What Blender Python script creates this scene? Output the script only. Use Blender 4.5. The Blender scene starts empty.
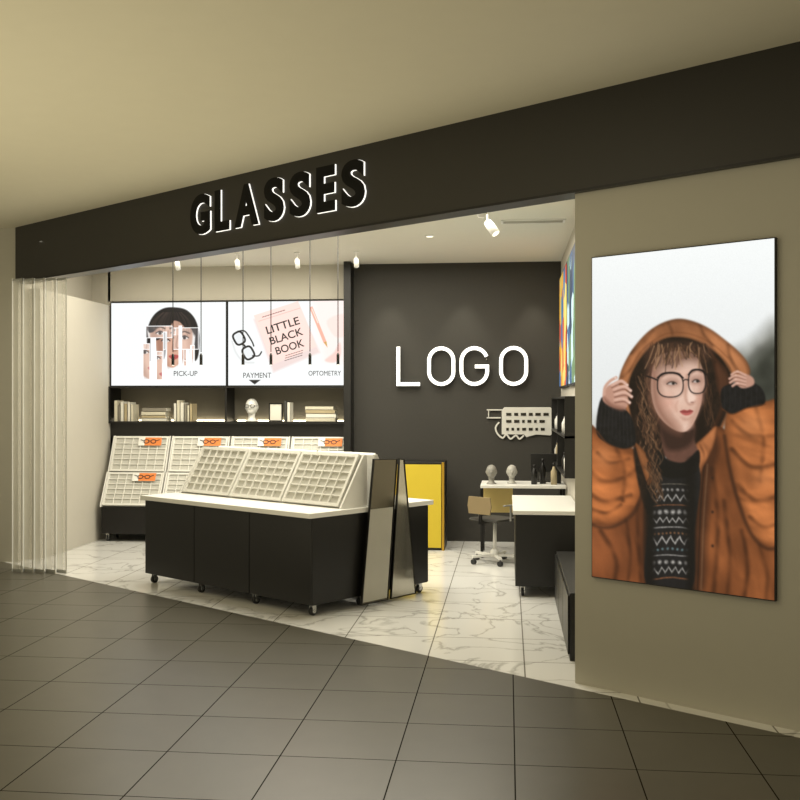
import bpy, math, random
import numpy as np
from mathutils import Vector, Matrix
random.seed(4); np.random.seed(4)
sc = bpy.context.scene
sc.view_settings.view_transform = 'Standard'
COL = sc.collection

# ------------------------------------------------------------------ frames
A = math.radians(35.6)                  # the shop front runs at 35.6 deg to the shop grid
J = Vector((0.38, 5.77, 0))             # right-hand jamb of the opening
E = Vector((-math.cos(A), math.sin(A), 0))
N = Vector((math.sin(A), math.cos(A), 0))
def L(t, d, z=0): return J + E*t + N*d + Vector((0, 0, z))

# ------------------------------------------------------------------ materials
def lin(c):
    c = np.asarray(c, float)
    return np.where(c <= .04045, c/12.92, ((np.maximum(c, 0)+.055)/1.055)**2.4)
def S(r, g, b):
    return tuple(float(x) for x in lin([r/255, g/255, b/255]))
MATS = {}
def mat(name, col, rough=.5, metal=0, emit=0, noise=.06, nscale=8, bump=0.0, spec=.5, alpha=1, ecol=None):
    if name in MATS: return MATS[name]
    m = bpy.data.materials.new(name); m.use_nodes = True
    nt = m.node_tree; b = nt.nodes['Principled BSDF']
    b.inputs['Roughness'].default_value = rough
    b.inputs['Metallic'].default_value = metal
    b.inputs['Specular IOR Level'].default_value = spec
    b.inputs['Alpha'].default_value = alpha
    tc = nt.nodes.new('ShaderNodeTexCoord')
    nz = nt.nodes.new('ShaderNodeTexNoise'); nz.inputs['Scale'].default_value = nscale; nz.inputs['Detail'].default_value = 4
    nt.links.new(tc.outputs['Object'], nz.inputs['Vector'])
    mx = nt.nodes.new('ShaderNodeMix'); mx.data_type = 'RGBA'
    mx.inputs[6].default_value = (*[c*(1-noise) for c in col], 1)
    mx.inputs[7].default_value = (*[min(1, c*(1+noise)) for c in col], 1)
    nt.links.new(nz.outputs['Fac'], mx.inputs[0])
    nt.links.new(mx.outputs[2], b.inputs['Base Color'])
    if bump:
        bp = nt.nodes.new('ShaderNodeBump'); bp.inputs['Strength'].default_value = bump
        bp.inputs['Distance'].default_value = .01
        nt.links.new(nz.outputs['Fac'], bp.inputs['Height']); nt.links.new(bp.outputs['Normal'], b.inputs['Normal'])
    if emit:
        b.inputs['Emission Color'].default_value = (*(ecol or col), 1)
        b.inputs['Emission Strength'].default_value = emit
    MATS[name] = m
    return m

def tile_mat(name, c1, c2, grout, w, h, mortar, off, rough, marble=False):
    m = bpy.data.materials.new(name); m.use_nodes = True
    nt = m.node_tree; b = nt.nodes['Principled BSDF']
    g = nt.nodes.new('ShaderNodeNewGeometry')
    mp = nt.nodes.new('ShaderNodeMapping'); mp.inputs['Location'].default_value = (off[0], off[1], 0)
    nt.links.new(g.outputs['Position'], mp.inputs['Vector'])
    br = nt.nodes.new('ShaderNodeTexBrick'); br.offset = 0; br.squash = 1
    br.inputs['Scale'].default_value = 1
    br.inputs['Brick Width'].default_value = w; br.inputs['Row Height'].default_value = h
    br.inputs['Mortar Size'].default_value = mortar; br.inputs['Mortar Smooth'].default_value = .1
    br.inputs['Color1'].default_value = (*c1, 1); br.inputs['Color2'].default_value = (*c2, 1)
    br.inputs['Mortar'].default_value = (*grout, 1)
    nt.links.new(mp.outputs['Vector'], br.inputs['Vector'])
    out = br.outputs['Color']
    nz = nt.nodes.new('ShaderNodeTexNoise'); nz.inputs['Scale'].default_value = 1.5 if marble else 5
    nz.inputs['Detail'].default_value = 9; nz.inputs['Distortion'].default_value = .9 if marble else 0
    nt.links.new(g.outputs['Position'], nz.inputs['Vector'])
    rp = nt.nodes.new('ShaderNodeValToRGB')
    e = rp.color_ramp.elements
    if marble:
        e[0].position = .468; e[0].color = (1, 1, 1, 1)
        e[1].position = .512; e[1].color = (1, 1, 1, 1)
        k = e.new(.49); k.color = (.62, .615, .60, 1)
        k = e.new(.48); k.color = (.93, .925, .92, 1)
    else:
        e[0].position = .3; e[0].color = (.9, .9, .9, 1)
        e[1].position = .7; e[1].color = (1, 1, 1, 1)
    nt.links.new(nz.outputs['Fac'], rp.inputs[0])
    mx = nt.nodes.new('ShaderNodeMix'); mx.data_type = 'RGBA'; mx.blend_type = 'MULTIPLY'; mx.inputs[0].default_value = 1
    nt.links.new(out, mx.inputs[6]); nt.links.new(rp.outputs[0], mx.inputs[7])
    nt.links.new(mx.outputs[2], b.inputs['Base Color'])
    mr = nt.nodes.new('ShaderNodeMapRange'); mr.inputs['To Min'].default_value = rough; mr.inputs['To Max'].default_value = .9
    nt.links.new(br.outputs['Fac'], mr.inputs['Value']); nt.links.new(mr.outputs[0], b.inputs['Roughness'])
    ms = nt.nodes.new('ShaderNodeMapRange'); ms.inputs['To Min'].default_value = .5; ms.inputs['To Max'].default_value = 0
    nt.links.new(br.outputs['Fac'], ms.inputs['Value']); nt.links.new(ms.outputs[0], b.inputs['Specular IOR Level'])
    return m

def vcol_mat(name, strength):
    m = bpy.data.materials.new(name); m.use_nodes = True
    nt = m.node_tree; b = nt.nodes['Principled BSDF']
    a = nt.nodes.new('ShaderNodeVertexColor'); a.layer_name = 'Col'
    b.inputs['Base Color'].default_value = (.02, .02, .02, 1)
    b.inputs['Roughness'].default_value = .35
    b.inputs['Specular IOR Level'].default_value = .1
    nt.links.new(a.outputs['Color'], b.inputs['Emission Color'])
    b.inputs['Emission Strength'].default_value = strength
    return m

BLACK = mat('black_laminate', (.0065, .006, .005), .42)
BLACK2 = mat('black_metal', (.012, .011, .01), .35, .4)
FACE = mat('letter_black', (.003, .0028, .0025), .5, spec=.15)
FASCIA = mat('fascia_dark', (.021, .0185, .0135), .5, noise=.05)
DWALL = mat('dark_wall', (.034, .0315, .026), .75, noise=.08, bump=.05, nscale=30)
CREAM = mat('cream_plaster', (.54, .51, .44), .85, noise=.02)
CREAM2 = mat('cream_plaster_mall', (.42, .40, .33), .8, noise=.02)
CEIL = mat('ceiling_paint', (.66, .62, .48), .9, noise=.02)
CEIL2 = mat('shop_ceiling_paint', (.72, .70, .62), .9, noise=.02)
WHITE = mat('white_laminate', (.80, .79, .75), .4, noise=.02)
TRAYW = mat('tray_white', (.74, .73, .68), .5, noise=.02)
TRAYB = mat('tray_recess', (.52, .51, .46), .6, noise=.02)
CHROME = mat('chrome', (.6, .6, .58), .22, 1)
GREY = mat('grey_plastic', (.3, .3, .28), .4)
RUBBER = mat('rubber', (.02, .02, .02), .6)
YELLOW = mat('yellow_panel', S(206, 182, 58), .7, noise=.03, spec=.2)
TAN = mat('tan_fabric', S(140, 122, 88), .6)
GLOW = mat('white_glow', (1, .98, .92), .5, emit=1.25)
LOGOW = mat('logo_white', (1, 1, .97), .5, emit=1.1)
LOGOS = mat('logo_return', (.06, .065, .07), .5)
LED = mat('led_strip', (1, .86, .6), .5, emit=11)
LENS = mat('lamp_lens', (1, .95, .8), .4, emit=1.4)
ORANGE = mat('orange_card', S(222, 128, 60), .6, emit=.03)
WOOD = mat('light_wood', S(200, 178, 112), .5)

# ------------------------------------------------------------------ mesh builder
class MB:
    def __init__(s): s.v = []; s.f = []; s.m = []; s.mi = 0; s.sm = []
    def add(s, vs, fs, smooth=False, M=None):
        o = len(s.v)
        for p in vs:
            p = Vector(p)
            if M is not None: p = M @ p
            s.v.append(tuple(p))
        for f in fs:
            s.f.append([i+o for i in f]); s.m.append(s.mi); s.sm.append(smooth)
        return s
    def mat(s, i): s.mi = i; return s
    def box(s, x0, x1, y0, y1, z0, z1, M=None):
        vs = [(x0,y0,z0),(x1,y0,z0),(x1,y1,z0),(x0,y1,z0),(x0,y0,z1),(x1,y0,z1),(x1,y1,z1),(x0,y1,z1)]
        return s.add(vs, [(0,3,2,1),(4,5,6,7),(0,1,5,4),(1,2,6,5),(2,3,7,6),(3,0,4,7)], M=M)
    def lathe(s, prof, n=20, M=None, smooth=True):
        vs = []; fs = []
        for r, z in prof:
            for k in range(n):
                a = 2*math.pi*k/n; vs.append((r*math.cos(a), r*math.sin(a), z))
        for i in range(len(prof)-1):
            for k in range(n):
                k2 = (k+1) % n
                fs.append((i*n+k, i*n+k2, (i+1)*n+k2, (i+1)*n+k))
        s.add(vs, fs, smooth, M)
        o = len(s.v)-len(vs)
        s.f.append([o+k for k in range(n)][::-1]); s.m.append(s.mi); s.sm.append(False)
        s.f.append([o+(len(prof)-1)*n+k for k in range(n)]); s.m.append(s.mi); s.sm.append(False)
        return s
    def cyl(s, p0, p1, r, n=14, r1=None):
        p0 = Vector(p0); p1 = Vector(p1); d = p1-p0
        M = Matrix.Translation(p0) @ d.to_track_quat('Z', 'Y').to_matrix().to_4x4()
        return s.lathe([(r, 0), (r if r1 is None else r1, d.length)], n, M)
    def prism(s, pts, y0, y1, M=None):
        n = len(pts)
        vs = [(x, y0, z) for x, z in pts]+[(x, y1, z) for x, z in pts]
        fs = [list(range(n)), list(range(n, 2*n))[::-1]]
        for i in range(n):
            j = (i+1) % n; fs.append((i, n+i, n+j, j))
        return s.add(vs, fs, M=M)
    def xprism(s, pts, x0, x1, M=None):
        n = len(pts)
        vs = [(x0, y, z) for y, z in pts]+[(x1, y, z) for y, z in pts]
        fs = [list(range(n))[::-1], list(range(n, 2*n))]
        for i in range(n):
            j = (i+1) % n; fs.append((i, j, n+j, n+i))
        return s.add(vs, fs, M=M)
    def ribbon(s, pts, w, y0, y1, closed=False, M=None):
        P = []
        for p in pts:
            v = Vector((p[0], p[1]))
            if not P or (v-P[-1]).length > 1e-5: P.append(v)
        if closed and (P[0]-P[-1]).length < 1e-5: P.pop()
        n = len(P)
        Lr, Rr = [], []
        for i in range(n):
            a = P[(i-1) % n] if (closed or i > 0) else None
            b = P[(i+1) % n] if (closed or i < n-1) else None
            d1 = (P[i]-a).normalized() if a is not None else None
            d2 = (b-P[i]).normalized() if b is not None else None
            if d1 is None: d1 = d2
            if d2 is None: d2 = d1
            t = (d1+d2).normalized(); nn = Vector((-t.y, t.x))
            c = max(.45, nn.dot(Vector((-d1.y, d1.x))))
            Lr.append(P[i]+nn*(w/2/c)); Rr.append(P[i]-nn*(w/2/c))
        vs = []
        for a, b in zip(Lr, Rr):
            vs += [(a.x, y0, a.y), (b.x, y0, b.y), (b.x, y1, b.y), (a.x, y1, a.y)]
        fs = []
        for i in range(n if closed else n-1):
            j = (i+1) % n
            for k in range(4):
                k2 = (k+1) % 4
                fs.append((i*4+k, i*4+k2, j*4+k2, j*4+k))
        if not closed:
            fs.append((0, 3, 2, 1)); fs.append(((n-1)*4, (n-1)*4+1, (n-1)*4+2, (n-1)*4+3))
        return s.add(vs, fs, M=M)
    def sphere(s, c, r, M=None, nu=20, nv=12, sc=(1,1,1)):
        vs = []; fs = []
        for i in range(nv+1):
            th = math.pi*i/nv
            for k in range(nu):
                a = 2*math.pi*k/nu
                vs.append((c[0]+r*sc[0]*math.sin(th)*math.cos(a), c[1]+r*sc[1]*math.sin(th)*math.sin(a), c[2]+r*sc[2]*math.cos(th)))
        for i in range(nv):
            for k in range(nu):
                k2 = (k+1) % nu
                fs.append((i*nu+k, (i+1)*nu+k, (i+1)*nu+k2, i*nu+k2))
        return s.add(vs, fs, True, M)
    def obj(s, name, mats, parent=None, loc=(0,0,0), rot=(0,0,0), bevel=0, **props):
        me = bpy.data.meshes.new(name)
        me.from_pydata(s.v, [], s.f); me.validate()
        if not isinstance(mats, (list, tuple)): mats = [mats]
        for m in mats: me.materials.append(m)
        if len(me.polygons) == len(s.m):
            me.polygons.foreach_set('material_index', s.m); me.polygons.foreach_set('use_smooth', s.sm)
        me.update()
        o = bpy.data.objects.new(name, me); COL.objects.link(o)
        o.location = loc; o.rotation_euler = rot
        if parent: o.parent = parent
        if bevel:
            b = o.modifiers.new('bevel', 'BEVEL'); b.width = bevel; b.segments = 2; b.limit_method = 'ANGLE'
        for k, v in props.items(): o[k] = v
        return o
def thing(name, loc, rotz, label, category, group=None):
    o = bpy.data.objects.new(name, None); COL.objects.link(o)
    o.location = loc; o.rotation_euler = (0, 0, rotz); o.empty_display_size = .1
    o['label'] = label; o['category'] = category
    if group: o['group'] = group
    return o
def struct(o, label=None):
    o['kind'] = 'structure'
    if label: o['label'] = label
    return o
def flat(name, pts, z, m, up=True):
    mb = MB(); n = len(pts)
    idx = list(range(n))
    area = sum(pts[i][0]*pts[(i+1)%n][1]-pts[(i+1)%n][0]*pts[i][1] for i in range(n))
    if (area < 0) == up: idx = idx[::-1]
    mb.add([(p[0], p[1], z) for p in pts], [idx])
    return mb.obj(name, m)
def dup(root, loc, rotz=None, label=None):
    r = root.copy(); COL.objects.link(r); r.location = loc
    if rotz is not None: r.rotation_euler = (0, 0, rotz)
    if label: r['label'] = label
    def rec(src, dst):
        for c in src.children:
            k = c.copy(); COL.objects.link(k); k.parent = dst
            rec(c, k)
    rec(root, r)
    return r
def text_mesh(body, height, width=None, extrude=0.0, offset=0.0):
    cu = bpy.data.curves.new('t', 'FONT'); cu.body = body; cu.size = 1; cu.extrude = extrude; cu.offset = offset
    cu.resolution_u = 6
    o = bpy.data.objects.new('t', cu); COL.objects.link(o)
    dg = bpy.context.evaluated_depsgraph_get(); dg.update()
    me = bpy.data.meshes.new_from_object(o.evaluated_get(dg))
    bpy.data.objects.remove(o)
    co = np.zeros(len(me.vertices)*3); me.vertices.foreach_get('co', co); co = co.reshape(-1, 3)
    mn = co.min(0); mx = co.max(0)
    sy = height/(mx[1]-mn[1]); sx = sy if width is None else width/(mx[0]-mn[0])
    x = (co[:, 0]-(mn[0]+mx[0])/2)*sx; y = (co[:, 1]-mn[1])*sy; z = co[:, 2]
    out = np.stack([x, -z, y], 1)
    me.vertices.foreach_set('co', out.ravel().astype(np.float32)); me.update()
    return me
def meobj(name, me, m, parent=None, loc=(0,0,0), rot=(0,0,0), **props):
    me.materials.clear(); me.materials.append(m)
    o = bpy.data.objects.new(name, me); COL.objects.link(o); o.location = loc; o.rotation_euler = rot
    if parent: o.parent = parent
    for k, v in props.items(): o[k] = v
    return o

# ------------------------------------------------------------------ painting flat graphics (vertex colours)
def vnoise(x, y, seed=0):
    xi = np.floor(x).astype(int); yi = np.floor(y).astype(int); fx = x-xi; fy = y-yi
    fx = fx*fx*(3-2*fx); fy = fy*fy*(3-2*fy)
    def h(a, b):
        n = (a*374761393+b*668265263+seed*982451653) & 0xffffffff
        n = ((n ^ (n >> 13))*1274126177) & 0xffffffff
        return ((n ^ (n >> 16)) & 0xffff)/65535.
    return (h(xi, yi)*(1-fx)+h(xi+1, yi)*fx)*(1-fy)+(h(xi, yi+1)*(1-fx)+h(xi+1, yi+1)*fx)*fy
def fbm(x, y, seed=0, o=4):
    r = 0; a = .5; t = 0
    for k in range(o):
        r = r+a*vnoise(x*2**k, y*2**k, seed+k); t += a; a *= .55
    return r/t
def smooth_pts(P, closed=True, n=5):
    P = [np.array(p, float) for p in P]; out = []; m = len(P)
    rng = range(m) if closed else range(m-1)
    for i in rng:
        p0 = P[(i-1) % m] if closed else P[max(i-1, 0)]; p1 = P[i]
        p2 = P[(i+1) % m] if closed else P[i+1]; p3 = P[(i+2) % m] if closed else P[min(i+2, m-1)]
        for k in range(n):
            t = k/n
            out.append(.5*((2*p1)+(-p0+p2)*t+(2*p0-5*p1+4*p2-p3)*t*t+(-p0+3*p1-3*p2+p3)*t**3))
    if not closed: out.append(P[-1])
    return out
class Paint:
    def __init__(s, U, V, bg):
        s.shape = U.shape
        s.U = U.ravel(); s.V = V.ravel(); s.C = np.zeros((s.U.size, 3)); s.C[:] = np.array(bg)/255.
    def _dist(s, P, closed, pad):
        P = np.array(P)
        i = np.where((s.U > P[:, 0].min()-pad) & (s.U < P[:, 0].max()+pad) & (s.V > P[:, 1].min()-pad) & (s.V < P[:, 1].max()+pad))[0]
        x = s.U[i]; y = s.V[i]; D = np.full(x.shape, 1e9); ins = np.zeros(x.shape, bool)
        m = len(P)
        for k in range(m if closed else m-1):
            a = P[k]; b = P[(k+1) % m]; dx, dy = b-a; ll = dx*dx+dy*dy+1e-12
            t = np.clip(((x-a[0])*dx+(y-a[1])*dy)/ll, 0, 1)
            D = np.minimum(D, (x-a[0]-t*dx)**2+(y-a[1]-t*dy)**2)
            if closed:
                c = (a[1] > y) != (b[1] > y)
                xc = a[0]+(y-a[1])/(dy if abs(dy) > 1e-9 else 1e-9)*dx
                ins ^= c & (x < xc)
        return i, np.sqrt(D), ins
    def _apply(s, i, al, col, tex, seed, fs):
        c = np.array(col)/255.
        c = np.broadcast_to(c, (len(i), 3)).copy()
        if tex:
            n = fbm(s.U[i]/fs, s.V[i]/(fs*1.3), seed)
            c = c*(1+tex*(n-.5)*2)[:, None]
        al = al[:, None]
        s.C[i] = s.C[i]*(1-al)+np.clip(c, 0, 1)*al
    def poly(s, pts, col, soft=.8, sm=True, op=1, tex=0, seed=1, fs=6):
        P = smooth_pts(pts) if sm else pts
        i, D, ins = s._dist(P, True, soft+1)
        sd = np.where(ins, -D, D)
        s._apply(i, np.clip(.5-sd/soft, 0, 1)*op, col, tex, seed, fs)
    def line(s, pts, w, col, soft=.7, sm=True, op=1, closed=False):
        P = smooth_pts(pts, closed) if sm else pts
        i, D, _ = s._dist(P, closed, w+soft+1)
        s._apply(i, np.clip(.5-(D-w/2)/soft, 0, 1)*op, col, 0, 0, 1)
    def ell(s, cx, cy, rx, ry, col, soft=.8, op=1, tex=0, ang=0):
        a = math.radians(ang)
        P = [(cx+rx*math.cos(k)*math.cos(a)-ry*math.sin(k)*math.sin(a), cy+rx*math.cos(k)*math.sin(a)+ry*math.sin(k)*math.cos(a)) for k in np.linspace(0, 2*math.pi, 24, endpoint=False)]
        s.poly(P, col, soft, False, op, tex)
    def cloth(s, pts, col, folds, seed=1, amp=1.0, wr=1.0, edge=9, ang=0):
        """printed fabric: matte colour modulated by a soft wrinkle relief, wrinkles run along ang"""
        P = smooth_pts(pts)
        i, D, ins = s._dist(P, True, 3)
        inside = np.where(ins, D, 0)
        ca, sa = math.cos(math.radians(ang)), math.sin(math.radians(ang))
        wu = s.U+7*fbm(s.U/22, s.V/22, seed+8, 2); wv = s.V+9*fbm(s.U/22, s.V/22, seed+6, 2)
        q_ = (wu*ca+wv*sa); r_ = (-wu*sa+wv*ca)
        H = wr*(8*fbm(wu/26, wv/34, seed, 2) + 3.4*fbm(q_/28, r_/12, seed+20, 2) + .7*vnoise(q_/13, r_/6, seed+30))
        val = np.zeros_like(H)
        for F in folds:
            pl, w, dep = F
            j, d2, _ = s._dist(smooth_pts(pl, False, 6), False, w*4)
            brk = .3+.7*vnoise(s.U[j]/9, s.V[j]/9, seed+40)
            gss = np.exp(-(d2/(w*.85))**2)*brk
            H[j] -= dep*.34*gss; val[j] = np.maximum(val[j], gss*min(1, dep/5.))
        Hg = H.reshape(s.shape)
        gy, gx = np.gradient(Hg)
        k = s.shape[1]/183.
        lam = (-gx*.5+gy*.8)*k
        sh = 1-amp*.46*np.clip(lam, -1.4, 1.4).ravel()
        broad = .74+.52*fbm(s.U/30, s.V/42, seed+50, 2)
        sh = sh*(1-.40*val)*broad
        e = np.clip(inside/edge, 0, 1)
        shi = np.clip(sh[i]*(.60+.40*e**.7), .16, 1.32)
        c = np.array(col)/255.
        g = np.array([1.0, 1.10, 1.20])
        c = np.power(shi[:, None], g[None, :])*c[None, :]
        c *= (1+.06*(vnoise(s.U[i]*1.6, s.V[i]*1.6, seed)-.5))[:, None]
        al = np.clip(.5-np.where(ins, -D, D)/1.3, 0, 1)[:, None]
        s.C[i] = s.C[i]*(1-al)+np.clip(c, 0, 1)*al
    def blur(s, sig):
        r = int(max(1, round(sig*2.5))); k = np.exp(-.5*(np.arange(-r, r+1)/sig)**2); k /= k.sum()
        C = s.C.reshape(*s.shape, 3)
        for ax in (0, 1):
            pad = [(0, 0)]*3; pad[ax] = (r, r)
            Q = np.pad(C, pad, mode='edge'); out = np.zeros_like(C)
            for j, w in enumerate(k):
                sl = [slice(None)]*3; sl[ax] = slice(j, j+C.shape[ax]); out += w*Q[tuple(sl)]
            C = out
        s.C = C.reshape(-1, 3)
def graphic(name, X, Z, P, m, parent, loc, rot=(0,0,0), **props):
    h, w = X.shape
    vs = np.stack([X.ravel(), np.zeros(X.size), Z.ravel()], 1)
    i = np.arange(h*w).reshape(h, w)
    f = np.stack([i[:-1, :-1], i[1:, :-1], i[1:, 1:], i[:-1, 1:]], -1).reshape(-1, 4)
    me = bpy.data.meshes.new(name); me.from_pydata(vs.tolist(), [], f.tolist())
    at = me.color_attributes.new('Col', 'FLOAT_COLOR', 'POINT')
    c = np.ones((X.size, 4), np.float32); c[:, :3] = lin(np.clip(P.C, 0, 1))
    at.data.foreach_set('color', c.ravel()); me.update()
    return meobj(name, me, m, parent, loc, rot, **props)

# ================================================================== STRUCTURE
mallfloor = tile_mat('mall_tiles', (.088, .082, .063), (.096, .089, .069), (.020, .018, .014), .527, .52, .0032, (-.03, -.277), .32)
marble = tile_mat('marble_tiles', (.76, .755, .73), (.79, .785, .76), (.20, .19, .17), .6, .6, .0046, (-.1, -.2), .16, True)
a0 = L(8, -.09); b0 = L(-8, -.09)
fl = flat('floor', [(a0.x, a0.y), (-13, a0.y), (-13, -4.5), (9, -4.5), (9, b0.y), (b0.x, b0.y)], 0, mallfloor)
struct(fl, 'dark grey-brown square stone tiles of the mall floor')
s1 = L(7.2, -.09); s2 = L(-4.5, -.09)
fl2 = flat('floor.001', [(s1.x, s1.y), (s2.x, s2.y), (4.1, 12.2), (-5.47, 12.2)], 0, marble)
struct(fl2, 'white veined marble tiles of the shop floor')
c0 = L(9, 0); c1 = L(-9, 0)
ce = flat('ceiling', [(c0.x, c0.y), (-13, c0.y), (-13, -1.5), (9, -1.5), (9, c1.y), (c1.x, c1.y)], 3.34, CEIL, False)
struct(ce, 'plain cream plaster mall ceiling')
k0 = L(7.2, .1); k1 = L(-2, .1)
ce2 = flat('ceiling.001', [(k0.x, k0.y), (k1.x, k1.y), (k1.x, 12.2), (k0.x, 12.2)], 3.2, CEIL2, False)
struct(ce2, 'white shop ceiling')

RA = -A
def lbox(name, t0, t1, d0, d1, z0, z1, m, **k):
    return MB().box(-t1, -t0, d0, d1, z0, z1).obj(name, m, loc=J, rot=(0, 0, RA), **k)
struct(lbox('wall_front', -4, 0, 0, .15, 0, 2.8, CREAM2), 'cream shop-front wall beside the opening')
struct(lbox('trim_1', -4.6, 6.45, -.03, .12, 2.8, 3.34, FASCIA), 'dark fascia band above the shop front')
struct(lbox('trim_2', -4.6, 6.45, -.038, .12, 2.785, 2.80, BLACK2), 'thin black metal edge under the fascia')
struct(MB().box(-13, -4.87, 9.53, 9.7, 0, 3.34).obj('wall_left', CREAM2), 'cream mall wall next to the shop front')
struct(MB().box(.6, .72, 5.95, 11.5, 0, 3.2).obj('wall_right', CREAM), 'cream side wall of the shop')
struct(MB().box(-1.78, .72, 11.5, 11.65, 0, 3.2).obj('wall_back', DWALL), 'dark charcoal back wall')
struct(MB().box(-5.1, -1.78, 11.8, 11.95, 0, 3.2).obj('wall_rear', DWALL), 'dark wall behind the shelving')
struct(MB().box(-4.75, -1.86, 11.5, 11.8, 2.8, 3.2).obj('wall_bulkhead', CREAM), 'cream bulkhead above the screens')
struct(MB().box(-5.1, -4.95, 9.7, 11.8, 0, 3.2).obj('wall_shop_left', CREAM), 'cream side wall of the shop')
struct(MB().box(-4.95, -4.72, 9.7, 11.5, 0, 2.75).obj('wall_pier', CREAM), 'cream projecting wall panel')
struct(MB().box(-1.86, -1.78, 11.25, 11.5, 0, 3.2).obj('trim_3', BLACK), 'slim black end post of the shelving wall')
struct(MB().box(-5.0, -4.72, 11.5, 11.8, 2.6, 3.2).obj('wall_corner', CREAM), 'cream wall corner')

# ================================================================== FASCIA SIGN
sign = thing('shop_sign', L(2.58, -.031, 2.93), RA, 'raised black letters GLASSES with white glowing edges on dark fascia', 'sign')
lets = 'GLASSES'
widths = [.245, .17, .275, .21, .21, .18, .215]
tot = 1.93
gap = (tot-sum(widths))/6
x = -tot/2
for ch, w in zip(lets, widths):
    cx = x+w/2; x += w+gap
    hh = .318
    me = text_mesh(ch, hh+.004, w+.004, .0045, .044)
    co = meobj('letter', me, GLOW, sign, (cx+.002, -.005, -.003), label='white glowing edge of letter '+ch)
    me2 = text_mesh(ch, hh, w, .006, .040)
    f = meobj('letter_face', me2, FACE, co, (-.002, -.0115, .003), label='black letter face '+ch)

# ================================================================== LOGO SIGN
logo = thing('logo_sign', (-.5185, 11.5, 1.785), 0, 'white illuminated letters spelling LOGO on the dark wall', 'sign')
def arc(cx, cz, r, a0, a1, n=8):
    return [(cx+r*math.cos(math.radians(a0+(a1-a0)*k/n)), cz+r*math.sin(math.radians(a0+(a1-a0)*k/n))) for k in range(n+1)]
Hh = .45; sw = .041; q = sw/2
def ring(w):
    r = (w-sw)/2
    return arc(w-q-r, Hh-q-r, r, 0, 90)+arc(q+r, Hh-q-r, r, 90, 180)+arc(q+r, q+r, r, 180, 270)+arc(w-q-r, q+r, r, 270, 360)
def gpath(w):
    r = (w-sw)/2
    p = arc(w-q-r, Hh-q-r, r, 20, 90)+arc(q+r, Hh-q-r, r, 90, 180)+arc(q+r, q+r, r, 180, 270)+arc(w-q-r, q+r, r, 270, 360)
    return p+[(w-q, .22), (w*.52, .22)]
for ch, x0, w in [('L', -.755, .27), ('O', -.40, .32), ('G', -.03, .335), ('O', .42, .325)]:
    if ch == 'L': p = [(q, Hh), (q, q), (w, q)]; cl = False
    elif ch == 'O': p = ring(w); cl = True
    else: p = gpath(w); cl = False
    mb = MB().ribbon(p, sw*1.12, -.075, -.03, cl)
    b = mb.obj('letter', LOGOS, logo, (x0, 0, 0), label='dark grey letter body '+ch)
    MB().ribbon(p, sw, -.081, -.0755, cl).obj('letter_face', LOGOW, b, label='white lit face of letter '+ch)
    MB().ribbon(p, sw*.6, -.029, -.022, cl).obj('halo_strip', LOGOW, b, label='white halo light strip')
    for hx, hz in ((p[0][0], p[0][1]-.03), (p[len(p)//2][0], p[len(p)//2][1])):
        MB().cyl((hx, -.0215, hz), (hx, -.001, hz), .008).obj('standoff', CHROME, b)

# ================================================================== POSTER
pw, ph = 1.035, 1.79
nx, ny = 340, 590
ss, rr = np.meshgrid(np.linspace(0, 1, nx), np.linspace(0, 1, ny))
# artwork was digitised in a slightly foreshortened layout: undo that so it is right on the flat panel
tt = -.1043-pw*ss; zz = 5.694+.666*tt; xx = .9965-.7459*tt
U = 400+1000*xx/zz; V = 402+1000*(1.6-(2.41-ph*rr))/zz
p = Paint(U, V, (246, 249, 248))
g = np.clip((p.V-250)/170, 0, 1)[:, None]
p.C = p.C*(1-g*.08)
p.poly([(730,356),(746,347),(760,336),(780,328),(782,450),(730,450),(722,384)], (128,128,120), 20, tex=.3, fs=9)
p.poly([(746,374),(764,350),(785,343),(785,430),(745,430)], (60,62,54), 15, tex=.35)
p.poly([(585,430),(600,412),(612,440),(600,470),(585,470)], (206,206,200), 10)
p.blur(3)
# hood
hf = [([(630,352),(642,342),(652,330)],2.5,4),([(668,322),(672,332),(670,340)],2,3),([(700,324),(704,334),(712,344)],2.2,4),([(728,344),(730,356),(738,370)],2.4,4),([(622,376),(632,366),(640,352)],2,3)]
p.cloth([(618,390),(619,374),(627,356),(637,342),(649,330),(663,322),(678,318.5),(694,321.5),(710,329),(725,340),(738,351),(747,362),(750,373),(744,380),(734,378),(728,392),(722,430),(700,450),(640,450),(628,420)], (176,114,72), hf, 3, .8, .6, 5, 60)
p.line([(628,372),(638,354),(652,341),(668,333),(690,334),(712,344),(728,358)], .8, (96,54,28), 1.2, op=.6)
p.poly([(626,394),(629,376),(638,359),(650,346),(666,337),(686,337),(704,344),(720,356),(731,372),(731,396),(724,418),(714,436),(695,452),(650,455),(634,430)], (28,18,13), 2.4, tex=.35, seed=5)
p.cloth([(702,346),(716,357),(728,373),(729,394),(720,420),(710,432),(709,390)], (76,46,30), [([(714,362),(718,390),(712,420)],2.4,4)], 8, .9, .8, 5, 80)
p.line([(626,394),(629,376),(638,359),(650,346),(666,337),(686,337),(704,344),(720,356),(732,374)], 1.5, (142,92,56), 1.4, op=.75)
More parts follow.
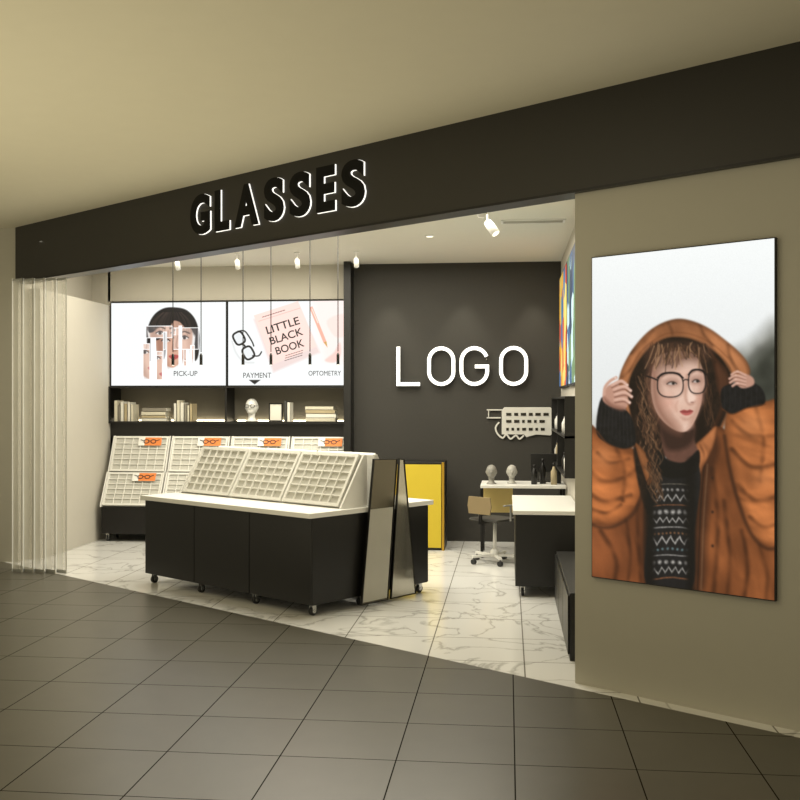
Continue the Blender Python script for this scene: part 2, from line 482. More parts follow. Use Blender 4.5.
# ---- jacket body panels first (in shadow), then the raised sleeves over them
p.cloth([(584,500),(612,505),(632,470),(640,450),(646,468),(651,500),(652,545),(648,590),(584,590)], (122,68,36), [([(640,470),(637,520),(641,586)],3,5),([(600,530),(616,560),(612,588)],3.4,5),([(626,520),(630,556),(626,588)],2.6,4)], 12, .9, .9, 7, 80)
p.poly([(636,452),(644,464),(651,500),(650,560),(646,590),(640,560),(640,500),(634,470)], (40,22,14), 6, op=.6)
p.cloth([(704,440),(716,426),(730,440),(742,500),(782,540),(782,606),(688,592),(690,545),(694,500),(698,462)], (126,72,38), [([(712,468),(718,520),(714,592)],3.2,6),([(724,500),(730,556),(727,598)],3,5),([(742,530),(748,566),(744,600)],3,5),([(760,545),(768,575),(766,600)],3,4)], 16, .9, .9, 7, 84)
p.poly([(690,500),(701,456),(713,432),(719,446),(712,480),(707,530),(704,590),(686,590)], (38,21,14), 6, op=.55)
p.cloth([(584,430),(597,430),(608,441),(628,447),(638,452),(642,470),(640,492),(630,512),(612,524),(596,524),(584,518)], (168,98,52), [([(588,468),(602,480),(622,477),(636,468)],3.2,6),([(586,490),(604,500),(630,494)],3.2,6),([(597,452),(609,462),(628,458)],2.4,5),([(616,448),(624,470),(622,500)],3,5),([(590,508),(606,512),(620,504)],2.4,4)], 11, .9, .9, 10, 12)
p.line([(584,521),(598,527),(614,526),(632,514),(642,494)], 2.0, (44,24,14), 4, op=.8)
p.ell(603,456,9,10,(204,134,84),14,.4)
p.cloth([(728,408),(746,400),(764,401),(782,412),(782,540),(768,546),(752,534),(740,506),(730,470),(724,438)], (174,104,57), [([(732,420),(750,434),(778,434)],3,5),([(732,448),(752,466),(780,462)],3.2,6),([(738,484),(756,500),(780,494)],3.4,6),([(750,516),(764,526),(782,522)],2.8,5),([(756,406),(764,440),(760,480)],3,4)], 17, .9, .9, 10, 14)
p.line([(724,436),(730,472),(740,508),(752,536),(768,549),(784,544)], 2.2, (44,24,14), 4, op=.85)
p.ell(752,424,12,10,(208,140,90),15,.4); p.ell(764,478,10,8,(200,132,84),14,.3)
# zip
p.line([(704,462),(700,510),(697,590)], 1.2, (30,16,10), 1.6); p.line([(707,464),(703,520),(700.5,590)], .55, (168,140,110), .8, op=.7)
for y in (478,512,546): p.ell(712,y,1.3,1.5,(50,30,20),.8)
p.cloth([(690,452),(704,436),(716,426),(713,446),(703,466),(696,478)], (168,104,62), [([(700,444),(704,456),(699,470)],1.6,3)], 31, .9, .8, 3, 60)
p.blur(.9)
# hair
HD = (34,23,17)
p.poly([(648,356),(658,345),(672,341),(690,342),(704,348),(712,362),(716,385),(720,405),(712,425),(704,432),(700,400),(654,400),(656,430),(662,452),(668,478),(668,500),(660,520),(648,516),(640,495),(634,465),(632,435),(635,400),(640,372)], HD, 2.5, tex=.5, seed=7, fs=3)
random.seed(9)
for k in range(150):
    x0 = 636+random.random()*19; y0 = 372+random.random()*56; pts = []
    am = random.uniform(1.8, 3.4); fr_ = random.uniform(1.3, 2.3); nn_ = random.randint(5, 13)
    for j in range(nn_):
        pts.append((x0+am*math.sin(j*fr_+k)+j*.9, y0+j*6.8))
    p.line(pts, random.uniform(.4, .8), random.choice([(112,78,54),(70,48,34),(28,18,14),(160,122,88),(52,34,24),(20,13,10),(90,62,44)]), .8, op=.75)
for k in range(24):
    x0 = 702+random.random()*7; y0 = 368+random.random()*22
    p.line([(x0+2.2*math.sin(j*1.3+k)+j*.8, y0+j*8) for j in range(6)], .7, random.choice([(90,62,42),(60,40,28),(28,18,14)]), .8, op=.7)
# neck
p.poly([(662,418),(692,420),(694,440),(698,455),(686,466),(670,464),(662,448)], (98,66,54), 2.5, tex=.06)
p.poly([(660,418),(694,428),(688,446),(668,450),(660,434)], (46,29,23), 6, op=.85)
# face, turned to one side: broad near cheek, far cheek foreshortened
p.poly([(652,366),(650,384),(651,398),(655,411),(663,422),(674,430),(683,432),(690,427.5),(696,417),(700.5,404),(702,392),(704,383),(702,370),(697,358),(686,351),(668,352),(656,357)], (218,180,160), 1.3, tex=.03, fs=3)
p.poly([(649,366),(649,388),(651,404),(657,417),(667,428),(679,433),(674,423),(665,411),(659,394),(658,374)], (130,88,70), 12, op=.8)
p.poly([(650,346),(706,346),(705,360),(684,364),(652,368)], (92,62,48), 12, op=.75)
p.ell(668,402,8,7,(212,146,126),12,.35); p.ell(699,399,3.5,5,(216,152,132),7,.35)
p.ell(686,426,5,3.2,(232,202,184),6,.55); p.ell(688,366,7,5,(234,204,186),9,.4); p.ell(679,398,5,6,(238,208,190),10,.5)
p.poly([(699,368),(705,376),(703,400),(695,420),(687,431),(691,416),(698,398)], (170,124,104), 5, op=.5)
p.line([(668,412),(672,420),(680,427)], 2.5, (184,136,116), 5, op=.4)
p.line([(677,401),(675,406),(676,411)], 1.2, (188,138,118), 3, op=.5)
# nose in three-quarter view
p.poly([(688,377),(690.5,387),(694.6,396.5),(694,400),(691,402),(687,401.6),(687,392)], (242,214,197), 3, op=.75)
p.line([(686.5,375),(685.4,387),(684.6,395),(685.6,400)], 1.8, (170,122,102), 3.4, op=.6)
p.poly([(686,401.4),(690,403.6),(694.6,401),(692.6,404.4),(688,405)], (160,112,96), 2.6, op=.55)
p.ell(691.4,402.2,1.6,.6,(104,62,54),1.3,.65)
# eyes, brows
for cx, cy, w in [(671,383,4.8),(695.4,380.8,3.6)]:
    p.ell(cx,cy-.8,w+2.8,4.4,(144,102,86),5.5,.6)
    p.ell(cx+.2,cy+.5,w*.9,1.4,(186,172,164),1)
    p.ell(cx+1.5,cy+.3,1.6,1.5,(58,48,40),.8); p.ell(cx+1.6,cy+.3,.9,.9,(14,11,10),.6)
    p.line([(cx-w,cy+.9),(cx-w*.4,cy-1.0),(cx+w*.4,cy-1.2),(cx+w,cy+.5)],1.0,(38,27,22),1.2)
    p.line([(cx-w*.8,cy+1.9),(cx,cy+2.6),(cx+w*.8,cy+1.9)],.6,(146,102,88),1.2,op=.5)
p.line([(661,376),(669,372.4),(679,374)],1.2,(78,54,42),2.2,op=.75); p.line([(690.5,372.8),(696.4,370),(701,372)],1.0,(78,54,42),2,op=.75)
# lips
p.poly([(679.4,411.4),(683,409.7),(686.5,410.3),(689.2,409.5),(692.2,411),(689,412.4),(684,412.6)], (150,66,62), 1.2)
p.poly([(679.4,411.4),(685,412.5),(692.2,411),(690,414.2),(685.6,415.4),(681.4,414)], (180,92,86), 1.3)
p.line([(679.4,411.4),(685,412.3),(692.2,411)], .5, (104,42,40), .9)
p.poly([(680,416.8),(686,418.2),(691.5,416.4),(688,420),(683,420)], (172,126,108), 3, op=.5)
# fringe
for k in range(90):
    x0 = 650+k*.63; y0 = 342+random.random()*6
    dx = (x0-678)*.16+random.uniform(-7, 7); l = random.uniform(12, 25)
    if 678 < x0 < 697: l *= .55
    p.line([(x0,y0),(x0+dx*.35+random.uniform(-2.5,2.5),y0+l*.5),(x0+dx,y0+l)], random.uniform(.4,.9), random.choice([(84,56,38),(126,92,64),(48,32,24),(34,22,16),(178,138,100),(40,26,18)]), .9, op=.8)
# spectacles: large thin frames
def rr_pts(cx, cy, rx, ry, k=2.6):
    return [(cx+rx*math.copysign(abs(math.cos(t))**(2/k), math.cos(t)), cy+ry*math.copysign(abs(math.sin(t))**(2/k), math.sin(t))) for t in np.linspace(0, 2*math.pi, 30, endpoint=False)]
for cx, cy, rx, ry in [(669.5,385,13,12),(696.5,381.6,8.8,11.8)]:
    p.poly(rr_pts(cx,cy,rx,ry), (235,228,225), 1, False, .06)
    p.line([(a_+.8,b_+1.6) for a_, b_ in rr_pts(cx,cy,rx,ry)], .8, (150,106,90), 1.8, False, .4, closed=True)
    p.line(rr_pts(cx,cy,rx,ry), 1.0, (24,19,19), .8, False, closed=True)
    p.line([(cx-rx,cy-ry*.6),(cx-rx*.5,cy-ry),(cx+rx*.5,cy-ry),(cx+rx,cy-ry*.6)], 1.3, (18,14,15), .8)
p.line([(682.2,381),(684.6,379.4),(688,380)],1.0,(24,19,19),.8); p.line([(656.6,380),(651,377.6),(646,376)],1.3,(18,14,15),.9)
# knitted jumper
p.poly([(652,462),(664,470),(678,472),(694,460),(700,480),(694,530),(690,590),(646,586),(648,520),(648,480)], (27,26,27), 1.5, tex=.25)
p.poly([(656,450),(668,460),(684,462),(698,450),(697,470),(680,478),(664,477),(654,468)], (16,15,15), 2, tex=.35)
def band(y, fn, col, x0=650, x1=690):
    i = np.where((p.U > x0) & (p.U < x1) & (np.abs(p.V-y) < 9))[0]
    yy = p.V[i]-y-1.6*((p.U[i]-670)/20)**2+1+1.2*(vnoise(p.U[i]/8, p.V[i]/14, 5)-.5)
    m = fn(p.U[i]+1.5*vnoise(p.U[i]/6, p.V[i]/6, 8), yy)
    edge = np.clip((p.U[i]-x0)/4, 0, 1)*np.clip((x1-p.U[i])/4, 0, 1)
    al = (np.clip(m, 0, 1)*edge*(.5+.4*vnoise(p.U[i]*.9, p.V[i]*.9, 3)))[:, None]
    p.C[i] = p.C[i]*(1-al)+np.array(col)/255.*al
zig = lambda per, amp, w: (lambda x, y: 1.4-np.abs(y-amp*(2*np.abs((x/per) % 1-.5)*2-1))/w)
dots = lambda per, w: (lambda x, y: 1.3-np.hypot(((x/per) % 1-.5)*per, y)/w)
dash = lambda w: (lambda x, y: 1.2-np.abs(y)/w)
for y, fn, c in [(485,dash(.6),(150,140,120)),(491,dots(5,1.6),(205,200,190)),(499,zig(8,3,1.2),(215,210,200)),(506,dash(.7),(170,104,64)),
                 (513,dots(6.5,2.6),(215,210,200)),(521,zig(6.5,2.4,1.1),(215,210,200)),(528,dash(.8),(205,200,190)),(534,dots(4,1.3),(170,116,76)),
                 (541,zig(9,3.6,1.5),(215,210,200)),(550,dots(5,1.5),(120,150,152)),(556,dash(.7),(205,200,190)),(563,dots(6.5,2.3),(205,200,190)),(571,zig(7,2.8,1.3),(195,190,180)),(579,dash(.9),(170,104,64))]:
    band(y, fn, c)
p.poly([(684,475),(694,470),(694,590),(686,590)], (14,12,12), 6, op=.8); p.poly([(645,478),(653,476),(653,590),(645,590)], (14,12,12), 5, op=.8)
p.cloth([(634,444),(641,448),(648,459),(652,474),(648,486),(642,472)], (130,80,46), [], 32, .8, .8, 3)
for k in range(52):
    x0 = 645+random.random()*12; y0 = 436+random.random()*46
    p.line([(x0+2.8*math.sin(j*1.8+k)+j*1.0, y0+j*6.5) for j in range(5)], .7, random.choice([(84,58,40),(44,30,22),(26,17,13),(120,88,62)]), .8, op=.8)
# knit cuffs tucked into the sleeves
p.poly([(600,398),(612,404),(626,411),(633,424),(634,444),(622,449),(604,442),(595,430)], (20,19,20), 1.6, tex=.5, fs=3)
for k in range(9): p.line([(601+k*3.5,403+k*1.5),(599+k*4,432+k*1.8)], .6, (50,48,49), 1, op=.6)
p.poly([(721,389),(734,383),(748,381),(762,389),(764,404),(746,408),(732,414),(722,408)], (22,21,22), 1.6, tex=.5, fs=3)
for k in range(7): p.line([(724+k*5.4,387-k*.2),(724+k*5.4,409-k*.6)], .6, (50,48,49), 1, op=.6)
p.line([(596,431),(606,443),(622,449),(634,446)], 1.6, (96,52,26), 1.6, op=.7); p.line([(722,409),(732,414),(747,408),(765,404)], 1.6, (96,52,26), 1.6, op=.7)
# hands gripping the hood edge: back of the hand, four separate bent fingers, thumb
SK = (188,142,122)
p.poly([(603,391),(608,385),(616,384),(624,389),(627,398),(625,408),(614,408),(602,401)], SK, 1.8)
p.poly([(603,397),(612,404),(625,408),(620,411),(606,405)], (130,88,72), 3.4, op=.75)
for k, (ax, ay, bx, by, cx, cy) in enumerate([(611,385,620,381,626,385),(613,389.5,623,386.5,629.5,390.5),(614,394.5,624,392.5,630.5,396.5),(614,400,623,399,628.5,402.5)]):
    p.line([(ax,ay+2.2),(bx,by+2.2),(cx+.4,cy+2)], 1.6, (104,64,50), 1.6, op=.7)
    p.line([(ax,ay),(bx,by),(cx,cy)], 3.2, (208,164,144), 1.5)
    p.line([(ax+1,ay-.7),(bx,by-.7),(cx-1,cy-.5)], .9, (228,190,172), 1.4, op=.7)
    p.ell(bx,by,1.3,1.2,(222,176,156),1.6,.6); p.ell(cx+.2,cy-.1,1.1,.9,(232,204,190),.9)
p.line([(603,394),(604,387),(609,381),(615,377.5)],2.9,(204,160,140),1.5); p.ell(614.4,377.8,1.1,.9,(232,204,190),.9)
p.poly([(733,379),(738,374.5),(746,374),(753,378),(753,385),(741,388)], SK, 1.8)
for k, (ax, ay, bx, by, cx, cy) in enumerate([(745,375,737,371.5,731,374.5),(745,378,735.5,375.3,729,378.6),(745,381.4,735.5,379.4,729.6,382.4),(745,384.6,737,383.2,732,385.8)]):
    p.line([(ax,ay+1.5),(bx,by+1.5),(cx,cy+1.4)], 1.1, (104,64,50), 1.2, op=.7)
    p.line([(ax,ay),(bx,by),(cx,cy)], 2.3, (206,162,142), 1.3); p.ell(bx,by-.3,1,.9,(226,186,168),1.3,.7)
p.blur(.75)
p.C *= (1+.03*(vnoise(p.U*2.1, p.V*2.1, 77)-.5))[:, None]
P_MAT = vcol_mat('poster_print', 1.02)
poster = MB().box(0, pw, -.025, -.002, 0, ph).obj('poster', BLACK, loc=L(-.122, 0, .62), rot=(0, 0, RA), bevel=.003)
poster['label'] = 'large backlit poster of a person in rust hooded jacket, cream wall'; poster['category'] = 'poster'
graphic('poster_print', ss*(pw-.012)+.006, (1-rr)*(ph-.012)+.006, p, P_MAT, poster, (0, -.027, 0), label='printed portrait, person in rust hooded jacket, black glasses, patterned jumper')

# ================================================================== SHELVING WALL WITH SCREENS
S_MAT = vcol_mat('screen_image', 1.2)
def screen(x0, x1, paint, label, group='wall screens'):
    w = x1-x0; h = 1.0
    o = MB().box(0, w, -.04, 0, 0, h).obj('screen', BLACK, loc=(x0, 11.5, 1.785), bevel=.003)
    o['label'] = label; o['category'] = 'screen'; o['group'] = group
    n1, n2 = 380, 275
    a, b = np.meshgrid(np.linspace(0, 1, n1), np.linspace(0, 1, n2))
    U = a*118; V = b*85
    pp = Paint(U, V, (232, 235, 235)); paint(pp)
    graphic('screen_image', a*(w-.02)+.01, (1-b)*(h-.02)+.01, pp, S_MAT, o, (0, -.042, 0))
    return o
def art1(p):
    hair = (20,16,18)
    p.poly([(37,46),(38,26),(44,13),(54,6),(66,5),(78,8),(87,18),(91,34),(90,54),(86,60),(82,52),(80,30),(46,30),(45,50),(41,60),(37,56)], hair, 1, tex=.4, fs=3)
    p.poly([(47,24),(60,18),(76,22),(80,32),(79,48),(74,58),(66,66),(60,66),(52,60),(47,48)], (206,162,140), .8)
    p.poly([(46,26),(54,26),(55,48),(60,65),(53,61),(47,50)], (140,98,80), 6, op=.7)
    p.poly([(81,28),(74,34),(75,50),(69,64),(77,58),(80,48)], (166,120,100), 4, op=.5)
    p.poly([(44,36),(46,16),(58,9),(72,9),(82,18),(83,36),(79,30),(73,22),(66,18),(60,26),(54,33),(49,38)], hair, 1)
    random.seed(3)
    for k in range(34):
        x0 = 43+k*1.2; p.line([(x0*.5+32,10),(x0,20),(x0+(-2 if x0 < 64 else 2),34+random.uniform(-3,3)-abs(x0-66)*-.1)], .4, random.choice([(58,46,42),(12,10,11),(84,66,58)]), .6, op=.55 if 56 < x0 < 76 else .8)
    for cx in (56.5,72):
        p.ell(cx,38,5,3,(150,108,90),4,.5)
        p.line([(cx-5,34.4),(cx,32.6),(cx+5,34.4)], 1.3, (50,32,26), 1.0); p.ell(cx,39,3.8,1.7,(230,220,214),1); p.ell(cx,39,1.7,1.7,(30,20,18)); p.line([(cx-4.2,39),(cx,36.9),(cx+4.2,39)],1,(20,12,12))
    p.line([(65,37),(63.6,47),(65,49.5),(67.5,49)], 1.2, (150,104,86), 1.6); p.poly([(59.5,55),(65,53.2),(70.5,55),(65,58.6)], (170,74,72), .9)
    p.blur(.8)
    def block(x0, x1, y0, y1, dx, dy, tint=.35):
        C = p.C.reshape(*p.shape, 3); src = C.copy()
        h, w = p.shape; kx = w/118.; ky = h/85.
        X0, X1, Y0, Y1 = [int(v) for v in (x0*kx, x1*kx, y0*ky, y1*ky)]
        X1 = min(X1, w-1); Y1 = min(Y1, h-1)
        ix = np.clip(np.arange(X0, X1)+int(dx*kx), 0, w-1); iy = np.clip(np.arange(Y0, Y1)+int(dy*ky), 0, h-1)
        C[Y0:Y1, X0:X1] = src[np.ix_(iy, ix)]*(1-tint)+np.array([.95, .955, .955])*tint
        p.C = C.reshape(-1, 3)
        p.line([(x0,y0),(x1,y0),(x1,y1),(x0,y1)], .7, (252,252,252), .5, False, closed=True)
    block(36,63,24,36,6,8,.25); block(64,90,26,48,-4,3,.22)
    block(33,40,42,79,22,-12,.25); block(41,46,36,80,-20,0,.5); block(47,53,50,79,10,-18,.2)
    block(54,57.5,30,80,34,0,.6); block(70,73,24,66,24,0,.6); block(75,80,48,65,-8,-12,.2); block(82,86,44,64,-10,0,.35)
def art2(p):
    p.poly([(84,-5),(123,-5),(123,66),(96,60),(90,30)], (244,226,220), 12, False, .8)
    p.poly([(26,18),(72,4),(93,52),(46,72)], (222,188,182), 3, False, .6)
    p.poly([(26,14),(71,0),(90,46),(45,64)], (250,214,205), .8, False)
    p.line([(31,20),(73,7)], .5, (236,170,160), .5, False)
    for k in range(9): p.line([(35+k*2.6,15.8-k*.8),(36.6+k*2.6,15.3-k*.8)], .7, (90,66,62), .5, False)
    for r_ in range(3):
        for k in range(7): p.line([(58.5-r_*.4+k*2.6,55+r_*2.5-k*.8),(60.2-r_*.4+k*2.6,54.5+r_*2.5-k*.8)], .6, (90,66,62), .45, False)
    K = (12,12,14)
    def rim(cx, cy, rx, ry, rot):
        c_, s_ = math.cos(rot), math.sin(rot)
        pts = [(cx+(x_-cx)*c_-(y_-cy)*s_, cy+(x_-cx)*s_+(y_-cy)*c_) for x_, y_ in rr_pts(cx, cy, rx, ry, 3.2)]
        p.poly(pts, (222,226,228), .6, False, .9); p.line(pts, 1.9, K, .5, False, closed=True)
    rim(11, 37, 5.2, 6.4, -.5); rim(20.5, 52, 5.2, 6.4, -.5)
    p.line([(14.2,43.2),(16.6,44.4),(17.2,46.6)], 1.7, K, .5)
    p.line([(10,30),(17,30),(24,40),(26,45)], 1.3, K, .5); p.line([(25,55),(31,55),(34,51)], 1.3, K, .5); p.line([(4,40),(8,52),(16,61),(26,62)], .8, (175,175,175), 2.4, op=.5)
    p.poly([(82.4,6.6),(85.4,5.4),(99.6,41),(100.6,47),(96.6,42)], (240,172,152), .5, False); p.line([(85,8),(91,22)], .9, (252,226,214), .5, False); p.poly([(97,41.6),(99.6,40.8),(100.6,47)], (200,160,90), .5, False)
    p.poly([(98,60),(107,52),(113,42),(114,54),(108,62)], (246,200,192), 2)
    p.poly([(100,20),(118,14),(118,34),(108,36)], (248,214,206), 2, op=.8)
    p.poly([(21,79.5),(33,79.5),(27,84)], (20,20,22), .6, False)
sc1 = screen(-4.70, -3.285, art1, 'lit screen, dark-haired face behind glass blocks, captioned PICK-UP')
sc2 = screen(-3.275, -1.87, art2, 'lit screen, black glasses and pink book, PAYMENT and OPTOMETRY')
INK = mat('ink_black', (.01, .01, .012), .6)
def caption(par, body, u, v, hpx, wpx, rot=0, px=.01195, off=0.):
    me = text_mesh(body, hpx*px, wpx*px, .0008, off)
    meobj('caption', me, INK, par, (u*px, -.0455, 1.0-v*px), (0, rot, 0), label='black lettering '+body)
caption(sc1, 'PICK-UP', 77, 73.5, 5, 24)
caption(sc2, 'PAYMENT', 30, 75.5, 5, 28)
caption(sc2, 'OPTOMETRY', 97, 73.5, 4.6, 32)
r = math.radians(-17)
caption(sc2, 'LITTLE', 56.5, 28, 7.6, 34, r, off=.015)
caption(sc2, 'BLACK', 60, 38.5, 7.6, 34, r, off=.015)
caption(sc2, 'BOOK', 63.5, 49, 7.6, 29, r, off=.015)

shelf = thing('shelf_unit', (-4.72, 11.5, 1.2), 0, 'long black two-bay wall shelf with glowing back panels', 'shelf')
W = 2.86
MB().box(0, W, -.06, .30, .145, .17).obj('shelf_board', BLACK, shelf)
MB().box(0, W, -.06, .30, .565, .585).obj('top_board', BLACK, shelf)
MB().box(0, .02, -.06, .30, .17, .565).obj('side_panel', BLACK, shelf)
MB().box(W-.02, W, -.06, .30, .17, .565).obj('side_panel', BLACK, shelf)
MB().box(W/2-.012, W/2+.012, -.06, .30, .17, .565).obj('divider', BLACK, shelf)
MB().box(0, W, .0, .02, -.02, .145).obj('front_panel', BLACK, shelf)
MB().box(.02, W-.02, .28, .298, .17, .565).obj('back_panel', mat('niche_back', (.17, .155, .12), .7), shelf)
MB().box(.05, W/2-.05, .255, .272, .172, .182).obj('light_strip', LED, shelf)
MB().box(W/2+.05, W-.05, .255, .272, .172, .182).obj('light_strip', LED, shelf)

PAPER = mat('paper', (.62, .6, .52), .8)
bookmats = [mat('book_cream', (.6, .56, .44), .6), mat('book_white', (.7, .68, .6), .6), mat('book_grey', (.22, .2, .16), .6), mat('book_tan', (.4, .33, .2), .6), mat('book_dark', (.05, .05, .045), .6)]
def book(x, y, z, w, h, d, m, lay=False, grp='books on the wall shelf', rot=0):
    o = thing('book', (x, y, z), rot, 'lying pale hardcover book on black shelf' if lay else 'upright hardcover book on lit black shelf', 'book', grp)
    if lay:
        MB().box(0, h, 0, d, 0, .003).box(0, h, 0, d, w-.003, w).box(0, h, 0, .004, 0, w).obj('cover', m, o)
        MB().box(.004, h-.004, .004, d-.006, .003, w-.003).obj('pages', PAPER, o)
    else:
        MB().box(0, .003, 0, d, 0, h).box(w-.003, w, 0, d, 0, h).box(0, w, 0, .004, 0, h).obj('cover', m, o)
        MB().box(.003, w-.003, .004, d-.004, .003, h-.004).obj('pages', PAPER, o)
sz = 1.371
random.seed(2)
def row(x, n, ms):
    for k in range(n):
        w = random.uniform(.026, .045); book(x, 11.47, sz, w, random.uniform(.19, .25), .17, bookmats[ms[k % len(ms)]]); x += w+.003
row(-4.66, 6, [0, 2, 1, 3, 1, 0])
row(-3.93, 6, [1, 0, 1, 2, 0, 3])
row(-2.60, 2, [4, 1])
def stack(x, n, w, ms, y=11.47):
    z = sz
    for k in range(n):
        t = random.uniform(.032, .048); book(x+random.uniform(0, .02), y, z, t, w-random.uniform(0, .03), .19, bookmats[ms[k % len(ms)]], True, 'stacked books on the wall shelf'); z += t+.001
stack(-4.33, 4, .32, [1, 3, 0, 2]); stack(-2.36, 4, .36, [0, 1, 3, 0])
fr = thing('picture_frame', (-2.78, 11.49, sz), 0, 'small standing dark picture frame with pale print', 'picture frame')
MB().ribbon([(0, .0075), (.15, .0075), (.15, .21), (0, .21)], .014, 0, .015, True).obj('frame', BLACK2, fr)
MB().box(.006, .144, .006, .01, .012, .204).obj('print', bookmats[1], fr)

def bust(loc, s, label, m, glasses=True, rz=0):
    o = thing('mannequin', loc, rz, label, 'mannequin')
    mb = MB()
    mb.lathe([(.075*s, 0), (.072*s, .012*s), (.045*s, .03*s), (.040*s, .06*s), (.046*s, .10*s)], 20)
    mb.sphere((0, 0, .185*s), .088*s, sc=(.90, 1.05, 1.15))
    mb.sphere((0, -.03*s, .135*s), .06*s, sc=(.9, .95, .9))
    mb.sphere((0, -.092*s, .17*s), .014*s, sc=(.8, 1.2, 1.9))
    mb.sphere((.078*s, 0, .175*s), .018*s, sc=(.4, .8, 1.5)).sphere((-.078*s, 0, .175*s), .018*s, sc=(.4, .8, 1.5))
    mb.obj('head', m, o)
    if glasses:
        g = MB()
        for sx in (-1, 1):
            g.ribbon([(sx*.034*s+.026*s*math.cos(a), .19*s+.021*s*math.sin(a)) for a in np.linspace(0, 2*math.pi, 14, endpoint=False)], .006*s, -.104*s, -.098*s, True)
            g.cyl((sx*.06*s, -.098*s, .195*s), (sx*.084*s, .01*s, .19*s), .003*s, 6)
        g.cyl((-.01*s, -.1*s, .195*s), (.01*s, -.1*s, .195*s), .003*s, 6)
        g.obj('eyeglasses', BLACK2, o)
bust((-3.02, 11.6, sz), .95, 'white mannequin head wearing glasses on lit black shelf', WHITE)

# ---------------- wall display units
def tray(w, h, cols, rows, rib=.010, dep=.014, frame=.022):
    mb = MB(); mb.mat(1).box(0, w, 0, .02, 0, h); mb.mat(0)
    mb.box(0, frame, -dep-.004, -.0002, 0, h).box(w-frame, w, -dep-.004, -.0002, 0, h)
    mb.box(frame, w-frame, -dep-.004, -.0002, 0, frame).box(frame, w-frame, -dep-.004, -.0002, h-frame, h)
    iw = w-2*frame; ih = h-2*frame
    for k in range(1, cols):
        x = frame+iw*k/cols-rib/2; mb.box(x, x+rib, -dep-.003, -.0002, frame, h-frame)
    for k in range(1, rows):
        z = frame+ih*k/rows-rib/2
        mb.box(frame, w-frame, -dep, -.0002, z, z+rib)
    return mb
def caster(par, x, y, s=1):
    o = MB()
    o.mat(0).box(x-.02*s, x+.02*s, y-.02*s, y+.02*s, .078*s, .09*s)
    o.box(x-.016*s, x-.012*s, y-.012*s, y+.02*s, .025*s, .078*s); o.box(x+.012*s, x+.016*s, y-.012*s, y+.02*s, .025*s, .078*s)
    o.mat(1).cyl((x-.011*s, y+.005, .03*s), (x+.011*s, y+.005, .03*s), .03*s, 18)
    o.mat(0).cyl((x-.018*s, y+.005, .03*s), (x+.018*s, y+.005, .03*s), .013*s, 10)
    o.obj('caster', [CHROME, RUBBER], par, label='small chrome swivel caster with black wheel')
def spectacle_card(par, x, y, z, tilt, w=.28, h=.10):
    c = MB().box(-w/2, w/2, 0, .006, 0, h).obj('sign_card', WHITE, par, (x, y, z), (tilt, 0, 0), label='white and orange card with black glasses')
    MB().box(-w*.22, w/2, -.002, -.0005, 0, h).obj('orange_field', ORANGE, c)
    g = MB()
    for sx in (-1, 1):
        g.ribbon([(sx*.042+.03*math.cos(a), .05+.022*math.sin(a)) for a in np.linspace(0, 2*math.pi, 16, endpoint=False)], .009, -.005, -.0025, True)
        g.ribbon([(sx*.072, .056), (sx*.115, .072)], .008, -.005, -.0025)
    g.ribbon([(-.014, .056), (.014, .056)], .008, -.005, -.0025)
    g.obj('glasses_print', INK, c)
UW = .715
u0 = thing('display_unit', (-4.64, 11.0, 0), 0, 'two-tier sloped white eyewear tray unit on black wheeled base', 'display stand', 'sloped wall display units')
MB().box(0, UW-.022, .04, .42, .09, .40).obj('base', BLACK, u0, bevel=.003)
MB().box(.01, UW-.032, .03, .039, .10, .39).obj('drawer_front', BLACK2, u0)
prof = [(0, .40), (.44, .40), (.44, 1.2), (.41, 1.2), (.23, .79), (.20, .79), (.0, .42)]
MB().xprism(prof, -.0, .012).obj('side_panel', WHITE, u0)
MB().xprism(prof, UW-.034, UW-.022).obj('side_panel', WHITE, u0)
MB().box(.012, UW-.034, .415, .44, .40, 1.19).obj('back_panel', WHITE, u0)
l1 = math.hypot(.20, .36); t1 = -math.atan2(.20, .36)
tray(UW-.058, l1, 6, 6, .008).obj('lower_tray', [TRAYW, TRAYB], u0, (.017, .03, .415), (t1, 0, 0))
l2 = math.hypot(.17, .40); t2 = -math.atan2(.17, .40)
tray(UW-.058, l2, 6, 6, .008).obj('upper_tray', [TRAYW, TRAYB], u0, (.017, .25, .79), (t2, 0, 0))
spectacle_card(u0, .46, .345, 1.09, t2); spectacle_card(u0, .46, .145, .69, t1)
for cx in (.06, .63):
    for cy in (.09, .37): caster(u0, cx, cy, 1)
for k in range(1, 4):
    dup(u0, (-4.64+UW*k, 11.0, 0))

